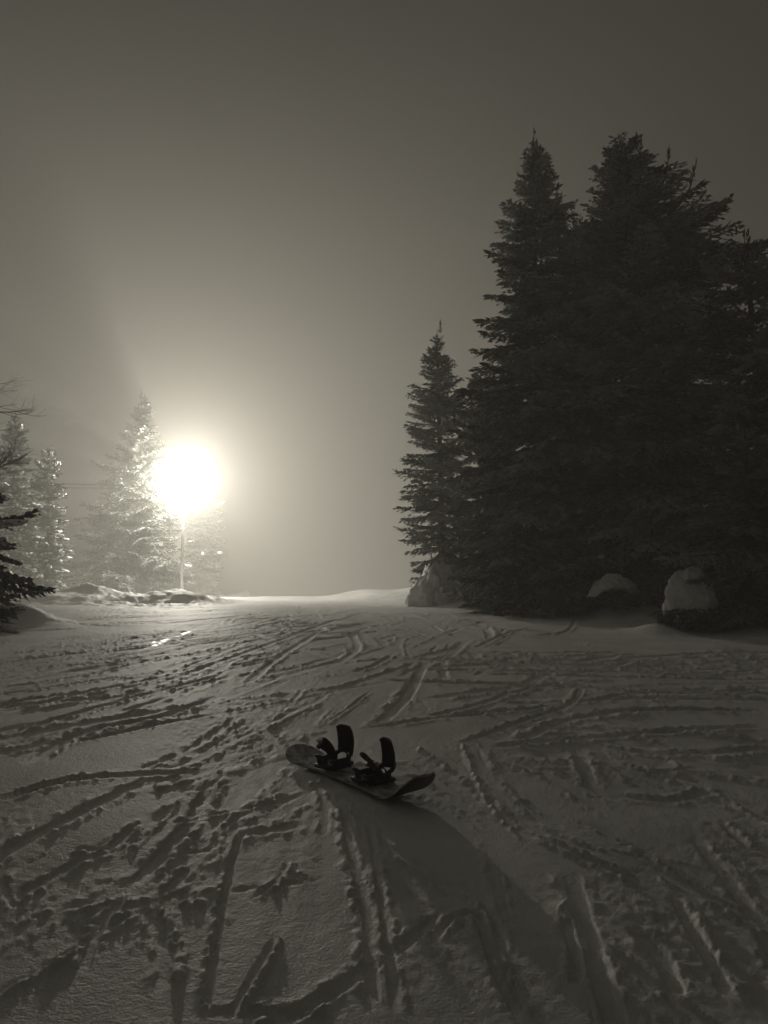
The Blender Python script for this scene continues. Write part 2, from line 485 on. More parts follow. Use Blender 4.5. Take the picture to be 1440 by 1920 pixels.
# ------------------------------------------------------------------ shape builders
class MB:
    def __init__(self):
        self.v, self.f4, self.f3, self.n = [], [], [], 0

    def add(self, v, f4=None, f3=None):
        v = np.asarray(v, float)
        self.v.append(v)
        if f4 is not None and len(f4):
            self.f4.append(np.asarray(f4, int) + self.n)
        if f3 is not None and len(f3):
            self.f3.append(np.asarray(f3, int) + self.n)
        self.n += len(v)

    def tube(self, P, rad, n=8, cap=True, flat=1.0):
        P = np.asarray(P, float); k = len(P)
        rad = np.broadcast_to(np.asarray(rad, float), (k,))
        T = np.gradient(P, axis=0); T /= np.linalg.norm(T, axis=1)[:, None] + 1e-12
        up = np.array([0, 0, 1.0]) if abs(T[0, 2]) < 0.9 else np.array([1.0, 0, 0])
        N = np.cross(T, up); N /= np.linalg.norm(N, axis=1)[:, None] + 1e-12
        B = np.cross(N, T)
        a = np.linspace(0, 2 * math.pi, n, endpoint=False)
        V = P[:, None] + rad[:, None, None] * (np.cos(a)[None, :, None] * N[:, None] + flat * np.sin(a)[None, :, None] * B[:, None])
        I = np.arange(k * n).reshape(k, n)
        q = np.stack([I[:-1], np.roll(I[:-1], -1, 1), np.roll(I[1:], -1, 1), I[1:]], -1).reshape(-1, 4)
        V = V.reshape(-1, 3); f3 = []
        if cap:
            V = np.vstack([V, P[0], P[-1]])
            f3 = [[k * n, (j + 1) % n, j] for j in range(n)] + [[k * n + 1, I[-1, j], I[-1, (j + 1) % n]] for j in range(n)]
        self.add(V, q, f3)

    def lathe(self, prof, n=24, c=(0, 0, 0)):
        prof = np.asarray(prof, float); a = np.linspace(0, 2 * math.pi, n, endpoint=False)
        V = np.stack([prof[:, 0, None] * np.cos(a), prof[:, 0, None] * np.sin(a), np.repeat(prof[:, 1, None], n, 1)], -1) + np.asarray(c)
        k = len(prof); I = np.arange(k * n).reshape(k, n)
        q = np.stack([I[:-1], np.roll(I[:-1], -1, 1), np.roll(I[1:], -1, 1), I[1:]], -1).reshape(-1, 4)
        self.add(V.reshape(-1, 3), q)

    def sheet(self, G, thick, dirn=None):
        """closed slab from a grid of points G (a,b,3), offset along its normals"""
        G = np.asarray(G, float); A, B = G.shape[:2]
        if dirn is None:
            n = np.cross(np.gradient(G, axis=0), np.gradient(G, axis=1)); n /= np.linalg.norm(n, axis=2)[..., None] + 1e-12
        else:
            n = np.broadcast_to(np.asarray(dirn, float), G.shape)
        V = np.concatenate([(G + n * thick / 2).reshape(-1, 3), (G - n * thick / 2).reshape(-1, 3)])
        I = np.arange(A * B).reshape(A, B); J = I + A * B
        q1 = np.stack([I[:-1, :-1], I[1:, :-1], I[1:, 1:], I[:-1, 1:]], -1).reshape(-1, 4)
        q2 = np.stack([J[:-1, :-1], J[:-1, 1:], J[1:, 1:], J[1:, :-1]], -1).reshape(-1, 4)
        ring = np.concatenate([I[0, :-1], I[:-1, -1], I[-1, :0:-1], I[:0:-1, 0]])
        r2 = np.roll(ring, -1)
        q3 = np.stack([ring, r2, r2 + A * B, ring + A * B], -1)
        self.add(V, np.concatenate([q1, q2, q3]))

    def box(self, c, s):
        c, s = np.asarray(c, float), np.asarray(s, float) / 2
        V = np.array([[x, y, z] for x in (-1, 1) for y in (-1, 1) for z in (-1, 1)]) * s + c
        self.add(V, [[0, 1, 3, 2], [4, 6, 7, 5], [0, 4, 5, 1], [2, 3, 7, 6], [0, 2, 6, 4], [1, 5, 7, 3]])

    def mesh(self, name, smooth=True):
        fs = []
        if self.f4: fs.append(np.concatenate(self.f4))
        if self.f3: fs.append(np.concatenate(self.f3))
        return new_mesh(name, np.concatenate(self.v), fs, smooth)


def ico(sub):
    t = (1 + 5 ** 0.5) / 2
    v = [(-1, t, 0), (1, t, 0), (-1, -t, 0), (1, -t, 0), (0, -1, t), (0, 1, t), (0, -1, -t), (0, 1, -t), (t, 0, -1), (t, 0, 1), (-t, 0, -1), (-t, 0, 1)]
    f = [(0, 11, 5), (0, 5, 1), (0, 1, 7), (0, 7, 10), (0, 10, 11), (1, 5, 9), (5, 11, 4), (11, 10, 2), (10, 7, 6), (7, 1, 8), (3, 9, 4), (3, 4, 2), (3, 2, 6), (3, 6, 8), (3, 8, 9), (4, 9, 5), (2, 4, 11), (6, 2, 10), (8, 6, 7), (9, 8, 1)]
    v = [np.array(p) / np.linalg.norm(p) for p in v]
    for _ in range(sub):
        nf, cache = [], {}
        def mid(a, b):
            k = (min(a, b), max(a, b))
            if k not in cache:
                m = v[a] + v[b]; v.append(m / np.linalg.norm(m)); cache[k] = len(v) - 1
            return cache[k]
        for a, b, c in f:
            x, y, z = mid(a, b), mid(b, c), mid(c, a)
            nf += [(a, x, z), (b, y, x), (c, z, y), (x, y, z)]
        f = nf
    return np.array(v), np.array(f)


ICO1, ICO2, ICO3, ICO4 = ico(1), ico(2), ico(3), ico(4)


# ------------------------------------------------------------------ conifers
def diamonds(p0, p1, w, rng):
    d = p1 - p0
    n = np.cross(d, rng.normal(size=d.shape)); n /= np.linalg.norm(n, axis=1)[:, None] + 1e-9
    m = p0 + d * 0.42
    return np.stack([p0, m + n * w[:, None], p1, m - n * w[:, None]], 1)


def bough_proto(rng, L, step, twig, droop, tip, wide):
    """needle sprays of one bough, x outward, z up; (n,4,3)"""
    def axis(s):
        s = np.asarray(s)
        return np.stack([L * s, 0.03 * L * np.sin(s * 5 + ph), -droop * L * s ** 1.6 + tip * L * s ** 3.2], -1)
    ph = rng.uniform(0, 6)
    out = []
    ss = np.arange(0.10, 1.0, step / L)
    for sd in (-1, 1):
        for s in ss + rng.uniform(-0.3, 0.3, len(ss)) * step / L:
            s = min(max(s, 0.05), 0.995)
            bl = wide * L * (1 - s) ** 0.75 * min(1, 0.45 + 1.6 * s) * rng.uniform(0.55, 1.15) + twig * 0.6
            a = math.radians(rng.uniform(34, 60)) * sd
            d = np.array([math.cos(a), math.sin(a), rng.uniform(-0.42, 0.05)]); d /= np.linalg.norm(d)
            o = axis(s)
            nt = max(2, int(bl / (twig * 0.52)))
            u = (np.arange(nt) + rng.uniform(0.2, 0.9, nt)) / nt
            u = np.clip(u, 0.05, 1)
            sag = -0.12 * bl * u ** 2
            p0 = o + d * (bl * u)[:, None] + np.stack([0 * u, 0 * u, sag], 1)
            ta = a + np.radians(rng.uniform(25, 65, nt)) * np.where(np.arange(nt) % 2, 1, -1)
            td = np.stack([np.cos(ta), np.sin(ta), rng.uniform(-0.55, 0.25, nt)], 1)
            td[-1] = d
            tl = twig * rng.uniform(0.7, 1.3, nt) * (1.1 - 0.4 * u)
            out.append(diamonds(p0, p0 + td * tl[:, None], tl * 0.24, rng))
            k = max(1, int(bl / 0.25))
            e = np.linspace(0, 1, k + 1)
            pa = o + d * (bl * e)[:, None] + np.stack([0 * e, 0 * e, -0.12 * bl * e ** 2], 1)
            out.append(diamonds(pa[:-1] - d * 0.02, pa[1:] + d * 0.03, np.full(k, 0.022), rng))
    e = np.linspace(0.0, 1.03, 9)
    pa = axis(e)
    out.append(diamonds(pa[:-1], pa[1:] + 0.02, np.full(8, 0.035), rng))
    out.append(diamonds(pa[:-1], pa[1:] + 0.02, np.full(8, 0.035), rng))
    return np.concatenate(out), axis


def conifer(name, label, base, height, prof_l, prof_r, seed, mat, group=None, whorl=0.30, per=7, twig=0.15, step=0.085, snow=0.0,
            frost=(0.1, 0.6), droop=0.12, tip=0.10, wide=0.46, skirt=0.04, elev=(-16, 42), tops=(), trunk_r=None, snow_side=None, jag=0.22, snow_size=1.0):
    """prof_*: (fraction of height, reach in metres) to the left / right of the trunk"""
    rng = np.random.default_rng(seed)
    t = thing(name, label, 'tree', tuple(base), group)
    pl, pr = np.array(sorted(prof_l)), np.array(sorted(prof_r))

    def reach(h, az):
        l, r = np.interp(h, pl[:, 0], pl[:, 1]), np.interp(h, pr[:, 0], pr[:, 1])
        c = (math.cos(az) + 1) / 2
        return l * (1 - c) + r * c
    Lc = [0.35, 0.7, 1.2, 1.9, 2.7]
    protos = {L: [bough_proto(rng, L, step * (1.0 if L > 0.5 else 0.6), twig * (0.8 if L < 0.5 else 1), droop * rng.uniform(0.5, 1.4), tip * rng.uniform(0.5, 1.5), wide * rng.uniform(0.85, 1.15)) for _ in range(4)] for L in Lc}
    quads, fr, limbs, snowv, snowf, ns = [], [], MB(), [], [], 0
    tr = trunk_r or 0.012 * height + 0.03
    lean = rng.normal(0, 0.008, 2)
    hs = np.linspace(0, height, 14)
    P = np.stack([lean[0] * hs + 0.03 * np.sin(hs * 0.6), lean[1] * hs, hs - (hs == 0) * 0.25], 1)
    limbs.tube(P, tr * (1 - hs / height) ** 0.9 + 0.008, 9)
    # leader and side tops
    leaders = [(0.0, 0.0, 0.0, height * 1.0)] + list(tops)
    for (lx, ly, tilt, lh) in leaders:
        n = 26
        u = rng.uniform(0, 1, n) ** 0.8
        b0 = np.array([lx, ly, lh - 0.45])
        p0 = b0 + np.stack([tilt * 0.5 * u, 0 * u, 0.62 * u], 1)
        az = rng.uniform(0, 2 * math.pi, n)
        ln = 0.12 * (1.15 - u)
        p1 = p0 + np.stack([np.cos(az) * ln, np.sin(az) * ln, 0.10 + 0.06 * rng.random(n)], 1)
        quads.append(diamonds(p0, p1, np.full(n, 0.018), rng)); fr.append(np.full(n, 0.2))
        if tilt or lx:
            limbs.tube([[lx * 0.25, ly * 0.25, lh - 1.5], [lx * 0.8, ly * 0.8, lh - 0.8], [lx, ly, lh - 0.45], [lx + tilt * 0.5, ly, lh + 0.15]], [0.05, 0.035, 0.02, 0.006], 6)
    h = skirt * height
    while h < height - 0.18:
        hf = h / height
        n = max(4, int(round(per * (1 - 0.35 * hf) * rng.uniform(0.8, 1.2))))
        az0 = rng.uniform(0, 2 * math.pi)
        wf = rng.uniform(1 - jag, 1 + jag * 0.55)
        for k in range(n):
            az = az0 + 2 * math.pi * k / n + rng.normal(0, 0.22)
            hh = min(max(h + rng.uniform(-0.5, 0.5) * whorl, 0.02), height - 0.05)
            R = max(0.10, reach(hh / height, az) * wf * rng.uniform(0.72, 1.10))
            el = math.radians(elev[0] + (elev[1] - elev[0]) * (hh / height) ** 1.7 + rng.normal(0, 6))
            L = R / max(0.5, math.cos(el))
            Lp = min(Lc, key=lambda q: abs(math.log(q / L)))
            Q, ax = protos[Lp][rng.integers(4)]
            sc = L / Lp
            roll = rng.normal(0, 0.22)
            ca, sa, ce, se, cr, sr = math.cos(az), math.sin(az), math.cos(el), math.sin(el), math.cos(roll), math.sin(roll)
            Mx = np.array([[ca, -sa, 0], [sa, ca, 0], [0, 0, 1]]) @ np.array([[ce, 0, -se], [0, 1, 0], [se, 0, ce]]) @ np.array([[1, 0, 0], [0, cr, -sr], [0, sr, cr]])
            if rng.random() < 0.5:
                Mx = Mx @ np.diag([1, -1, 1.0])
            org = np.array([np.interp(hh, hs, P[:, 0]), np.interp(hh, hs, P[:, 1]), hh])
            W = (Q * sc) @ Mx.T + org
            quads.append(W)
            bf = np.clip(rng.uniform(*frost) + rng.normal(0, 0.12), 0, 1)
            fr.append(np.clip(bf + rng.normal(0, 0.15, len(W)), 0, 1))
            e = np.array([0, 0.35, 0.7])
            pa = (ax(e) * sc) @ Mx.T + org
            limbs.tube(pa, np.array([0.010, 0.007, 0.003]) * (0.6 + L), 4, cap=False)
            if snow and L > 0.3 and rng.random() < snow and (snow_side is None or snow_side(az, hh / height)):
                for s in rng.uniform(0.35, 0.98, rng.integers(2, 5)):
                    V, F = ICO1
                    V = V * (1 + rng.normal(0, 0.16, (len(V), 1)))
                    sz = np.array([rng.uniform(0.10, 0.24), rng.uniform(0.05, 0.12), rng.uniform(0.03, 0.06)]) * (0.6 + 0.25 * L) * snow_size
                    V = V * sz
                    V[:, 2] -= 1.2 * V[:, 1] ** 2 / sz[1]
                    V = V @ Mx.T + (np.array(ax(s)) * sc + [0, rng.normal(0, 0.10) * L * (1 - s), 0.03]) @ Mx.T + org
                    snowv.append(V); snowf.append(F + ns); ns += len(V)
        h += whorl * (1 - 0.45 * hf) * rng.uniform(0.75, 1.25)
    Qa = np.concatenate(quads)
    # needles never dive below the snow
    zl = base_z(Qa[..., 0] + base[0], Qa[..., 1] + base[1]) - base[2] + 0.03
    Qa[..., 2] = np.maximum(Qa[..., 2], zl)
    nq = len(Qa)
    obj('trunk', limbs.mesh('trunk'), M_BARK, t)
    cm = new_mesh('crown', Qa.reshape(-1, 3), [np.arange(nq * 4).reshape(-1, 4)], False, {'frost': np.repeat(np.concatenate(fr), 4)})
    obj('crown', cm, mat, t)
    if ns:
        obj('snow_load', new_mesh('snow_load', np.concatenate(snowv), [np.concatenate(snowf)], True), M_SNOWCAP, t)['kind'] = 'stuff'
    return t


def px_profile(rows, base, top_px, y, height):
    """silhouette rows (photo y, half width in pixels) -> (height fraction, metres)"""
    k = y / F_PX / math.cos(PITCH)
    out = []
    for py, hw in rows:
        z = at_dist(720, py, y)[2]
        out.append((float(np.clip((z - base[2]) / height, 0, 1)), hw * k))
    return out


def spruce_px(name, label, px, y, top, rows_l, rows_r, seed, mat=None, **kw):
    b = stand(px, y)
    height = at_dist(px, top, y)[2] - b[2]
    tops = []
    for (tx, ty, tilt) in kw.pop('tops_px', ()):
        q = at_dist(tx, ty, y)
        tops.append((q[0] - b[0], kw.get('dy', 0.0), tilt, q[2] - b[2]))
    return conifer(name, label, b, height, px_profile(rows_l, b, top, y, height), px_profile(rows_r, b, top, y, height), seed, mat or M_NEEDLE, tops=tops, **kw)


GR = 'spruces massed on the bank'
spruce_px('spruce_tree', 'tall dark spruce with a single narrow pointed top in the massed spruces', 1015, 18.0, 258,
          [(262, 3), (300, 16), (340, 34), (380, 34), (405, 62), (440, 70), (480, 80), (550, 98), (600, 80), (618, 112), (700, 150), (800, 172), (900, 182), (1120, 165)],
          [(262, 3), (300, 24), (340, 44), (380, 48), (420, 84), (470, 70), (600, 110), (800, 160), (1120, 190)], 1, group=GR, frost=(0.0, 1.0), elev=(-14, 30), per=9)
spruce_px('spruce_tree', 'broad dark spruce with a ragged top of several upright leaders', 1215, 17.0, 268,
          [(268, 10), (290, 42), (330, 68), (380, 62), (430, 70), (470, 112), (600, 150), (800, 200), (1120, 220)],
          [(268, 10), (300, 48), (330, 72), (380, 80), (425, 160), (480, 185), (600, 215), (800, 230), (1120, 240)], 2, group=GR, frost=(0.0, 1.0), elev=(-14, 30), per=9, jag=0.34,
          tops_px=[(1150, 292, -0.25), (1248, 290, 0.2), (1292, 318, 0.35), (1200, 275, 0.05)])
spruce_px('spruce_tree', 'dark spruce with a blunt forked top beside the broad ragged-topped spruce', 1425, 15.0, 448,
          [(448, 8), (480, 55), (520, 82), (600, 110), (800, 160), (1000, 190), (1180, 190)],
          [(448, 8), (480, 45), (520, 62), (600, 90), (800, 150), (1000, 190), (1180, 190)], 3, group=GR, frost=(0.0, 1.0), elev=(-16, 32), per=8,
          tops_px=[(1400, 455, -0.1), (1446, 470, 0.2)])
spruce_px('spruce_tree', 'dark spruce filling the gap between the narrow-topped and the ragged-topped spruce', 1105, 20.5, 436,
          [(436, 8), (470, 50), (600, 90), (800, 130), (1110, 170)], [(436, 8), (470, 50), (600, 90), (800, 130), (1110, 170)], 4, group=GR, frost=(0.0, 1.0), per=8)
spruce_px('spruce_tree', 'slender fog-greyed spruce with tiered spreading boughs at the end of the bank', 828, 24.0, 615,
          [(618, 2), (660, 16), (700, 34), (760, 55), (800, 62), (860, 78), (940, 92), (970, 102), (1010, 78), (1060, 62), (1100, 55)],
          [(618, 2), (660, 14), (700, 30), (760, 50), (860, 80), (970, 100), (1100, 90)], 5, group=GR, frost=(0.3, 1.0), whorl=0.40, per=11, elev=(-6, 38), droop=0.04, tip=0.06, wide=0.34, jag=0.16)
spruce_px('spruce_tree', 'full-skirted spruce standing between the slender spruce and the narrow-topped one', 915, 20.8, 700,
          [(700, 8), (760, 45), (850, 72), (950, 85), (1110, 80)], [(700, 8), (760, 45), (850, 72), (950, 85), (1110, 90)], 6, group=GR, frost=(0.0, 1.0), per=8)
spruce_px('spruce_tree', 'low dark spruce with frosted outer boughs in front of the massed spruces', 1395, 13.0, 800,
          [(800, 8), (850, 50), (950, 110), (1010, 165), (1080, 140), (1180, 120)], [(800, 8), (850, 50), (950, 110), (1080, 150), (1180, 140)], 7, group=GR, twig=0.10, step=0.06, elev=(-20, 35), frost=(0.3, 0.9), per=8)
spruce_px('spruce_tree', 'short dark spruce with boughs to the snow, between the narrow-topped spruce and the snow-capped sapling', 1050, 17.0, 830,
          [(830, 8), (900, 60), (1000, 85), (1120, 100)], [(830, 8), (900, 60), (1000, 85), (1120, 100)], 8, group=GR, twig=0.11, step=0.065, frost=(0.3, 0.9), per=8)

GL = 'snowy conifers round the floodlight'
spruce_px('spruce_tree', 'fogged snowy spruce with wide boughs close beside the glaring floodlight', 258, 42.0, 738,
          [(740, 2), (790, 20), (850, 46), (900, 72), (960, 98), (1010, 128), (1060, 138), (1095, 120)],
          [(740, 2), (790, 20), (850, 46), (900, 70), (960, 84), (1010, 92), (1060, 100), (1095, 98)], 21, group=GL, whorl=0.40, per=11, snow=0.05, snow_size=0.8, frost=(0.15, 0.35), mat=M_NEEDLE_RIME, elev=(-12, 40), skirt=0.05)
spruce_px('spruce_tree', 'small fogged snowy spruce under the floodlight, on the open side of the pole', 384, 47.0, 872,
          [(862, 2), (910, 22), (970, 40), (1030, 46), (1080, 44)], [(862, 2), (910, 22), (970, 38), (1030, 42), (1080, 40)], 22, group=GL, whorl=0.36, per=10, snow=0.05, frost=(0.15, 0.35), mat=M_NEEDLE_RIME, skirt=0.06)
spruce_px('spruce_tree', 'heavily snow-loaded conifer with bright crusted boughs behind the bare tree', 92, 36.0, 845,
          [(845, 4), (880, 24), (950, 44), (1020, 52), (1110, 56)], [(845, 4), (880, 22), (950, 32), (1020, 42), (1110, 50)], 23, group=GL, whorl=0.34, per=8, snow=0.8, frost=(0.1, 0.6), mat=M_NEEDLE_RIME, skirt=0.03)
spruce_px('spruce_tree', 'taller snow-loaded conifer partly hidden behind the bare tree', 22, 34.5, 782,
          [(782, 4), (830, 26), (950, 52), (1110, 70)], [(782, 4), (830, 22), (950, 44), (1110, 56)], 24, group=GL, whorl=0.34, per=8, snow=0.6, frost=(0.1, 0.6), mat=M_NEEDLE_RIME, skirt=0.03)
spruce_px('spruce_tree', 'small near-black conifer with drooping boughs in front of the bare tree', -45, 12.5, 930,
          [(925, 10), (980, 70), (1060, 120), (1150, 140)], [(930, 20), (965, 95), (1020, 85), (1070, 130), (1110, 160), (1160, 100)], 25, twig=0.10, step=0.055, whorl=0.30, per=8, elev=(-24, 25), frost=(0.0, 0.5), wide=0.34, snow=0.25)


# ------------------------------------------------------------------ bare tree
def bare_tree():
    rng = np.random.default_rng(5)
    b = stand(-150, 17.0)
    t = thing('bare_tree', 'leafless rime-coated deciduous tree behind the small near-black conifer', 'tree', tuple(b))
    trunk, crown = MB(), MB()

    def grow(p, d, L, r, lev):
        n = 5
        pts = [p]
        for i in range(n):
            d = d + rng.normal(0, 0.10, 3) + np.array([0, 0, 0.05])
            d /= np.linalg.norm(d)
            pts.append(pts[-1] + d * L / n)
        pts = np.array(pts)
        (trunk if lev < 2 else crown).tube(pts, np.linspace(r, r * 0.55, n + 1), 7 if lev < 2 else 4, cap=lev > 2)
        if lev >= 5 or r < 0.003:
            return
        k = rng.integers(3, 6) if lev else 8
        for i in range(k):
            s = rng.uniform(0.3, 1.0) if lev else rng.uniform(0.25, 1.0)
            q = pts[min(n, int(s * n))]
            a = rng.normal(0, 1, 3); a -= d * a.dot(d); a /= np.linalg.norm(a)
            ang = rng.uniform(0.45, 1.0)
            grow(q, d * math.cos(ang) + a * math.sin(ang), L * rng.uniform(0.5, 0.75), r * rng.uniform(0.42, 0.62), lev + 1)
    grow(np.array([0, 0, -0.2]), np.array([0.06, 0, 1.0]), 3.6, 0.10, 0)
    obj('trunk', trunk.mesh('trunk'), M_BARK, t)
    obj('crown', crown.mesh('crown'), M_TWIG, t)


bare_tree()


# ------------------------------------------------------------------ snow-laden saplings
def lump(n4, rng, scale, amp=0.12, seed=0, under=None):
    V, F = n4
    V = V.copy()
    d = fbm(V[:, 0] * 1.6 + V[:, 2] * 1.1 + seed, V[:, 1] * 1.6 - V[:, 2] * 0.9, seed, 6, 0.62)
    V = V * (1 + amp * d[:, None])
    V = V * np.asarray(scale)
    return V, F


def snow_sapling(px, y, label, kind, seed):
    rng = np.random.default_rng(seed)
    b = stand(px, y)
    t = thing('snow_laden_sapling', label, 'sapling', tuple(b), None)
    mb = MB()
    if kind == 'cap':
        mb.tube([[0, 0, -0.15], [0.02, 0, 0.25], [0.0, 0, 0.62]], [0.05, 0.04, 0.02], 8)
        V, F = lump(ICO4, rng, (0.44, 0.36, 0.25), 0.30, seed)
        zz = V[:, 2].copy()
        V[:, 2] = np.where(zz < 0, zz * 0.42 + 0.10 * fbm(V[:, 0] * 6, V[:, 1] * 6, 3, 2) * (zz < -0.05), zz)
        V[:, 0] += 0.10 * zz
        V[:, 2] += 0.44
        V[:, 2] -= 0.12 * np.abs(V[:, 0] / 0.4) ** 2
    else:
        mb.tube([[0, 0, -0.15], [0.03, 0, 0.4], [0.02, 0, 1.1]], [0.05, 0.04, 0.02], 8)
        V, F = lump(ICO4, rng, (0.40, 0.38, 0.52), 0.20, seed)
        zz = V[:, 2].copy()
        V[:, :2] *= (1.0 - 0.22 * sstep(-0.1, 0.6, zz))[:, None]
        V[:, 2] += 0.50 + (zz < -0.25) * 0.16 * fbm(V[:, 0] * 7, V[:, 1] * 7, 9, 2) + (zz < -0.3) * 0.10
    obj('trunk', mb.mesh('trunk'), M_BARK, t)
    obj('snow_cap', new_mesh('snow_cap', V, [F], True), M_SNOWCAP, t)
    # needle fringe showing from under the snow
    qs = []
    n = 110
    for i in range(n):
        az = rng.uniform(0, 2 * math.pi)
        L = rng.uniform(0.25, 0.5) if i % 5 else rng.uniform(0.12, 0.2)
        Q, _ = bough_proto(rng, L, 0.06, 0.08, 0.25, 0.05, 0.4)
        ca, sa = math.cos(az), math.sin(az)
        rr, zz = ((0.12, rng.uniform(0.15, 0.36)) if kind == 'cap' else (0.10, rng.uniform(0.12, 0.40)))
        if i % 9 == 0 and kind == 'cap' and sa > 0.2:      # sprigs breaking through the snow higher up
            rr, zz = (0.18, rng.uniform(0.40, 0.56)) if kind == 'cap' else (0.2, rng.uniform(0.6, 0.95))
        qs.append(Q @ np.array([[ca, -sa, 0], [sa, ca, 0], [0, 0, 1]]).T + np.array([ca * rr, sa * rr, zz]))
    Q = np.concatenate(qs)
    Q[..., 2] = np.maximum(Q[..., 2], base_z(Q[..., 0] + b[0], Q[..., 1] + b[1]) - b[2] + 0.02)
    obj('crown', new_mesh('crown', Q.reshape(-1, 3), [np.arange(len(Q) * 4).reshape(-1, 4)], False, {'frost': np.repeat(rng.uniform(0, 0.8, len(Q)), 4)}), M_NEEDLE, t)


snow_sapling(1146, 15.4, 'sapling bent under a mushroom-shaped cap of snow at the foot of the spruces', 'cap', 3)
snow_sapling(1287, 12.9, 'sapling wrapped in a tall egg-shaped lump of snow beside the low frosted spruce', 'egg', 4)


def plastered_bank():
    """wind-plastered snow with vertical ribs clinging to the foot of the slender spruce"""
    b = stand(806, 23.2)
    V, F = ICO4
    V = V.copy()
    az = np.arctan2(V[:, 1], V[:, 0])
    z = V[:, 2]
    n = fbm(V[:, 0] * 1.3 + 4, V[:, 2] * 1.3 + V[:, 1] * 1.1, 12, 5, 0.6)
    rib = 0.05 * np.sin(az * 7 + 3.5 * z + 2.2 * n) * (1 - np.abs(z)) + 0.30 * n
    V *= (1 + rib)[:, None]
    V[:, 0] = V[:, 0] * (0.74 - 0.26 * sstep(-0.3, 0.9, z)) + 0.22 * sstep(-0.4, 1, z)
    V[:, 1] = V[:, 1] * 0.60
    V[:, 2] = V[:, 2] * 0.86 + 0.40
    t = tag(obj('snow_mound', new_mesh('snow_mound', V, [F], True), M_SNOWCAP), 'ribbed heap of wind-plastered snow against the foot of the slender spruce', 'snow mound')
    t.location = tuple(b)


plastered_bank()


# ------------------------------------------------------------------ floodlight, cables
LAMP = at_dist(345, 903, LAMP_DIST)


def floodlight():
    x, y, z = LAMP
    gz = float(base_z(x, y))
    t = thing('floodlight_pole', 'glaring floodlight globe on a steel pole among the snowy conifers', 'floodlight', (x, y, gz))
    H = z - gz
    m = MB(); m.tube([[0, 0, -0.4], [0, 0, H * 0.5], [0, 0, H - 0.42]], [0.085, 0.072, 0.06], 14)
    obj('pole', m.mesh('pole'), M_POLE, t)
    m = MB(); m.lathe([(0.0, 0.0), (0.10, 0.0), (0.13, 0.04), (0.13, 0.08), (0.09, 0.11), (0.0, 0.11)], 20, (0, 0, H - 0.45))
    obj('collar', m.mesh('collar'), M_STEEL, t)
    gm = bpy.data.materials.new('clear_globe'); gm.use_nodes = True
    nt = gm.node_tree; nt.nodes.clear()
    out = nt.nodes.new('ShaderNodeOutputMaterial'); mix = nt.nodes.new('ShaderNodeMixShader'); tr = nt.nodes.new('ShaderNodeBsdfTransparent'); gl = nt.nodes.new('ShaderNodeBsdfGlossy')
    gl.inputs['Roughness'].default_value = 0.2; mix.inputs[0].default_value = 0.03
    nt.links.new(tr.outputs[0], mix.inputs[1]); nt.links.new(gl.outputs[0], mix.inputs[2]); nt.links.new(mix.outputs[0], out.inputs['Surface'])
    V, F = ICO3
    g = obj('globe', new_mesh('globe', V * 0.37 + [0, 0, H], [F], True), gm, t)
    ld = bpy.data.lights.new('floodlight_bulb', 'POINT')
    ld.energy, ld.color, ld.shadow_soft_size = LAMP_POWER, LAMP_COLOR, 0.30
    lo = bpy.data.objects.new('bulb', ld); C.objects.link(lo); lo.parent = t; lo.location = (0, 0, H)


floodlight()


def cable(name, label, a, b, sag, r, cat='cable', group=None):
    s = np.linspace(0, 1, 24)[:, None]
    P = np.asarray(a) * (1 - s) + np.asarray(b) * s
    P[:, 2] -= 4 * sag * (s * (1 - s))[:, 0]
    m = MB(); m.tube(P, r, 6)
    tag(obj(name, m.mesh(name), M_CABLE), label, cat, group)


pole2 = stand(-330, 26.0)
px0 = at_dist(-330, 935, 26.0)
# second pole outside the frame that carries the line
t = thing('utility_pole', 'weathered wooden pole carrying the twin overhead cables', 'pole', tuple(pole2))
m = MB(); m.tube([[0, 0, -0.4], [0, 0, 3.0], [0, 0, px0[2] - pole2[2] + 0.5]], [0.13, 0.115, 0.10], 12)
obj('post', m.mesh('post'), M_WOOD, t)
m = MB(); m.box((0, -0.12, px0[2] - pole2[2]), (0.10, 0.10, 0.8))
obj('bracket', m.mesh('bracket', False), M_WOOD, t)
cable('overhead_cable', 'upper of the twin overhead cables running to the floodlight pole', LAMP + np.array([0, 0.05, -0.47]) + [0, 0, 0.0], px0 + [0, -0.18, 0.15], -0.35, 0.013)
cable('overhead_cable', 'lower of the twin overhead cables running to the floodlight pole', LAMP + np.array([0, 0.0, -0.60]), px0 + [0, -0.18, -0.15], -0.38, 0.013)
ga = ground_at(-380, 1135) if False else stand(-420, 27.0)
cable('guy_wire', 'taut steel guy wire slanting from the floodlight pole past the snow-loaded conifer', LAMP + np.array([0, 0, -0.85]), ga, 0.05, 0.014, 'wire')


